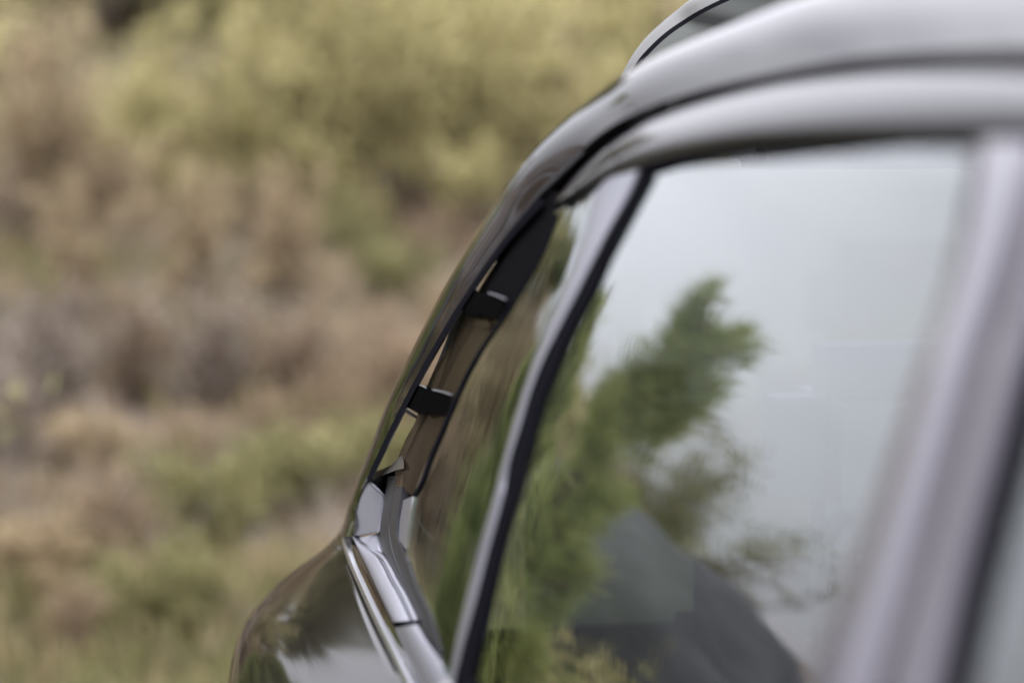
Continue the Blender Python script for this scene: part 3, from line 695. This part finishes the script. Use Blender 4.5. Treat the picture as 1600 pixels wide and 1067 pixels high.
chM = [(618, 745), (617, 756), (613, 784), (608, 826), (610, 846), (616, 869), (626, 896), (643, 934), (657, 968)]
chR = [(630, 745), (629, 756), (625, 785), (620, 826), (620.5, 838), (631, 862), (638, 886), (653, 925), (669, 968)]
strip('glass_run', chL, chM, M['channel'], car, nu=60, nv=4, edge=.0006, thick=.008, offA=.019, offB=.013, crown=.001)
strip('glass_run', chM, chR, M['channel'], car, nu=60, nv=4, edge=.0006, thick=.008, offA=.014, offB=.008, crown=.001)
strip('window_seal', [(656, 976), (664, 962), (650, 925), (640, 890), (634, 870)][::-1], [(690, 1020), (682, 985), (668, 950), (650, 915), (638, 880)][::-1], M['channel'], car, nu=40, nv=3, off=.0, edge=.0005, thick=.006)
strip('window_seal', [(657, 972), (676, 1004), (705, 1045), (747, 1104), (800, 1178)], [(672, 960), (690, 990), (712, 1030), (752, 1090), (806, 1165)], M['rubber'], car, nu=40, nv=3, off=.001, edge=.0005, thick=.008)
# thin polished line and the painted band between it and the moulding
kL = [(532, 823), (534, 843), (543, 876), (561, 919), (587, 977), (605, 1014), (630, 1067), (665, 1140)]
kR = [(533.5, 822), (538.5, 843), (549, 876), (567, 917), (594, 974), (613, 1012), (640, 1067), (677, 1140)]
strip('chrome_line', kL, kR, M['chrome'], car, nu=60, nv=4, edge=.0006, thick=.006, off=-.0065, crown=.0004)
bandR = [(552, 838), (550.5, 840), (560, 861), (572, 885), (594, 932), (614, 975), (637, 1028), (660, 1080), (690, 1140)]
strip('body_band', kR, bandR, M['paint'], car, nu=60, nv=6, edge=.0, thick=.006, offA=-.004, offB=.001, crown=-.001)

# --- rear fender
fA = [Vector(q) for q in (hit(532.5, 824, -.005), hit(536, 850, -.005), hit(543, 877, -.005), hit(561, 920, -.005), hit(587, 978, -.005), hit(605, 1015, -.005), hit(631, 1068, -.005), hit(668, 1143, -.005), hit(760, 1300, -.005))]
fS = [at(*q) for q in ((531, 832, 2.62), (516, 850, 2.63), (500, 862, 2.64), (460, 889, 2.64), (420, 925, 2.62), (385, 966, 2.58), (366, 1010, 2.52), (355, 1067, 2.45), (350, 1160, 2.36))]
fS = [at(530, 833, 2.78), at(505, 858, 2.78), at(462, 888, 2.77), at(420, 925, 2.73), at(386, 966, 2.67), at(368, 1005, 2.60), at(357, 1060, 2.51), at(352, 1130, 2.40), at(352, 1250, 2.2)]
fM1, fM2 = [], []
for a, b in zip(fA, fS):
    vd = (b-cam.location).normalized(); D_ = (b-a).length; cp = b-vd*D_*.5
    fM1.append(a*(.65**2)+cp*(2*.35*.65)+b*(.35**2)); fM2.append(a*(.3**2)+cp*(2*.7*.3)+b*(.7**2))
fR1 = [b+(b-cam.location).normalized()*.06+Vector((.006, 0, -.004)) for b in fS]; fR2 = [b+Vector((.06, .12, -.03)) for b in fR1]
rails('rear_fender', [fA, fM1, fM2, fS, fR1, fR2], M['paint_side'], car, nu=70, nv=8, thick=.004, tdir=Vector((.7, 0, -.7)), ang=70)

# --- rear spoiler above the tailgate
so = [at(x, y, 2.5+u) for x, y, u in ((968, 136, .0), (974, 118, .0), (983, 101, .0), (1005, 66, .0), (1031, 39, .0), (1057, 17, -.0), (1079, 0, -.02), (1130, -28, -.04), (1220, -60, -.08), (1400, -95, -.14))]
si = [at(x, y, 2.46+u) for x, y, u in ((980, 130, .0), (987, 112, .0), (996, 96, .0), (1017, 72, .0), (1044, 48, .0), (1066, 33, -.0), (1092, 17, -.02), (1140, -6, -.04), (1225, -36, -.08), (1400, -68, -.14))]
si2 = [at(x+5, y+5, 2.455+u) for x, y, u in ((980, 130, .0), (987, 112, .0), (996, 96, .0), (1017, 72, .0), (1044, 48, .0), (1066, 33, -.0), (1092, 17, -.02), (1140, -6, -.04), (1225, -36, -.08), (1400, -68, -.14))]
sm = [a.lerp(b, .5)+Vector((-.004, -.003, .003)) for a, b in zip(so, si)]
sp_root = rails('spoiler', [[v+Vector((.10, .16, -.01)) for v in so], [v+Vector((.02, .05, 0)) for v in so], so, sm, si], pbr('spoiler_rim_plastic', (.13, .13, .125), rough=.5, spec=.25), car, nu=60, nv=5, thick=.004, tdir=Vector((.5, .3, -.5)))
rails('spoiler_seal', [si, si2], M['rubber'], sp_root, nu=50, nv=2, thick=.006, tdir=Vector((0, 1, 0)))
sb = [v+Vector((.16, -.10, -.05)) for v in si2]; sb2 = [v+Vector((.4, -.3, -.10)) for v in si2]
rails('spoiler_side', [si2, [a.lerp(b, .5)+Vector((0, -.01, .006)) for a, b in zip(si2, sb)], sb, sb2], pbr('grey_spoiler_plastic', (.085, .09, .085), rough=.6, spec=.2, vary=.1), sp_root, nu=50, nv=5, thick=.004, tdir=Vector((0, .5, -.5)))

# --- cabin seen faintly through the glass
def box(name, c, s, mat, parent, bev=.01, rot=None, seg=3):
    bm = bmesh.new(); bmesh.ops.create_cube(bm, size=1)
    for v in bm.verts: v.co = Vector((v.co.x*s[0], v.co.y*s[1], v.co.z*s[2]))
    if bev: bmesh.ops.bevel(bm, geom=list(bm.edges), offset=bev, segments=seg, affect='EDGES')
    if rot: bmesh.ops.rotate(bm, verts=bm.verts, matrix=Matrix.Rotation(rot[0], 3, rot[1]))
    for v in bm.verts: v.co += Vector(c)-CAR_LOC
    me = bpy.data.meshes.new(name); bm.to_mesh(me); bm.free(); return link(name, me, mat, parent, ang=50)
zb = ZC-.45
box('headliner', (1.30, .95, ZC+.005), (1.40, 1.9, .02), M['liner'], car, .004)
box('headliner', (1.35, 2.15, ZC-.02), (1.25, .5, .02), M['liner'], car, .004)
box('cabin_floor', (1.27, 1.2, .42), (1.56, 3.2, .04), M['trim'], car, .004)
far = 2.10
box('far_side_panel', (far, 1.2, (zb+.42)/2), (.05, 3.2, zb-.42), M['trim'], car)
box('far_side_panel', (far-.06, 1.05, ZC-.015), (.05, 2.3, .05), M['trim'], car)
for u in (1.2, 2.35): box('far_pillar', (far-.03, u, zb+.22), (.06, .13, .46), M['trim'], car)
box('tailgate', (1.27, 2.88, .72), (1.5, .06, .56), M['plastic'], car)
box('tailgate', (1.35, 2.40, ZC-.05), (1.2, .10, .05), M['trim'], car)
slab('rear_window', [Vector(v) for v in ((.60, 2.77, 1.01), (.60, 2.77, 1.42), (.70, 2.77, 1.61), (1.84, 2.77, 1.61), (1.94, 2.77, 1.42), (1.94, 2.77, 1.01))], M['glass'], car, thick=.006, bevel=.001, tdir=Vector((0, 1, 0)))
seatc = [(.82, 2.05), (1.35, 2.05), (1.78, 2.05)]
def seat(cx, u, z0):
    b = box('seat', (cx, u, z0+.02), (.53, .16, .62), M['plastic'], car, .06, seg=7)
    box('headrest', (cx, u+.02, z0+.43), (.27, .13, .18), M['leather'], b, .045, seg=6)
    box('headrest_post', (cx, u+.02, z0+.35), (.12, .014, .1), M['satin'], b, .004)
    box('seat_cushion', (cx, u-.30, z0-.30), (.46, .5, .14), M['plastic'], b, .05, seg=5)
seat(.80, 2.02, .92); seat(1.335, 2.03, .92); seat(1.87, 2.02, .92)
# near side body below the belt, doors, sill, wheel
def body_panel(name, u0, u1):
    rows = []
    for h, o in ((-.012, -.005), (-.03, -.035), (-.06, -.05), (-.12, -.058), (-.3, -.062), (-.5, -.055), (-.68, -.035), (-.78, .0)):
        rows.append([Vector((.343+PLAN*max(0, u-1.7)**2+o, u, zb+h)) for u in np.linspace(u0, u1, 16)])
    return grid_mesh(name, rows, M['paint'], car, .006)
d1 = body_panel('rear_door', 1.16, 1.86); d2 = body_panel('front_door', .12, 1.15)
tube('door_handle', [Vector((.275, 1.62, zb-.16)), Vector((.262, 1.66, zb-.155)), Vector((.262, 1.76, zb-.15)), Vector((.275, 1.80, zb-.15))], .011, M['paint'], d1, seg=10, n=20)
strip('belt_moulding', [(760, 1222), (900, 1480), (1250, 2100)], [(812, 1185), (960, 1440), (1320, 2060)], M['satin'], car, nu=40, nv=4, edge=.0015, thick=.008)
rows = []
for t in np.linspace(0, 1, 12):
    rows.append([Vector((.285+.16*t*sstep(2.4, 3.0, u)+.25*sstep(2.75, 3.05, u), u, zb-.14-.62*t*(.62 if abs(u-2.33) > .36 else .30))) for u in np.linspace(1.875, 3.05, 24)])
grid_mesh('quarter_panel', rows, M['paint'], car, .006)
box('sill', (.36, 1.1, .36), (.1, 2.1, .12), M['plastic'], car)
def lathe(name, prof, c, mat, parent, n=48):
    V = []; Fs = []; m = len(prof)
    for i in range(n):
        a = 2*math.pi*i/n
        for (x, r) in prof: V.append(Vector((c[0]+x, c[1]+r*math.cos(a), c[2]+r*math.sin(a)))-CAR_LOC)
    for i in range(n):
        for j in range(m-1): Fs.append((i*m+j, i*m+j+1, ((i+1) % n)*m+j+1, ((i+1) % n)*m+j))
    return link(name, mesh(name, V, Fs), mat, parent)
wh = lathe('wheel', [(0.02, .25), (0, .29), (.01, .34), (.04, .365), (.2, .365), (.24, .34), (.25, .25)], (.34, 2.33, .365), M['tyre'], car)
lathe('rim', [(.03, .0), (.02, .06), (.05, .10), (.05, .20), (.02, .25), (.2, .25)], (.34, 2.33, .365), M['rim'], wh)
box('rear_bumper', (1.27, 3.0, .62), (1.5, .14, .32), M['paint'], car, .05)
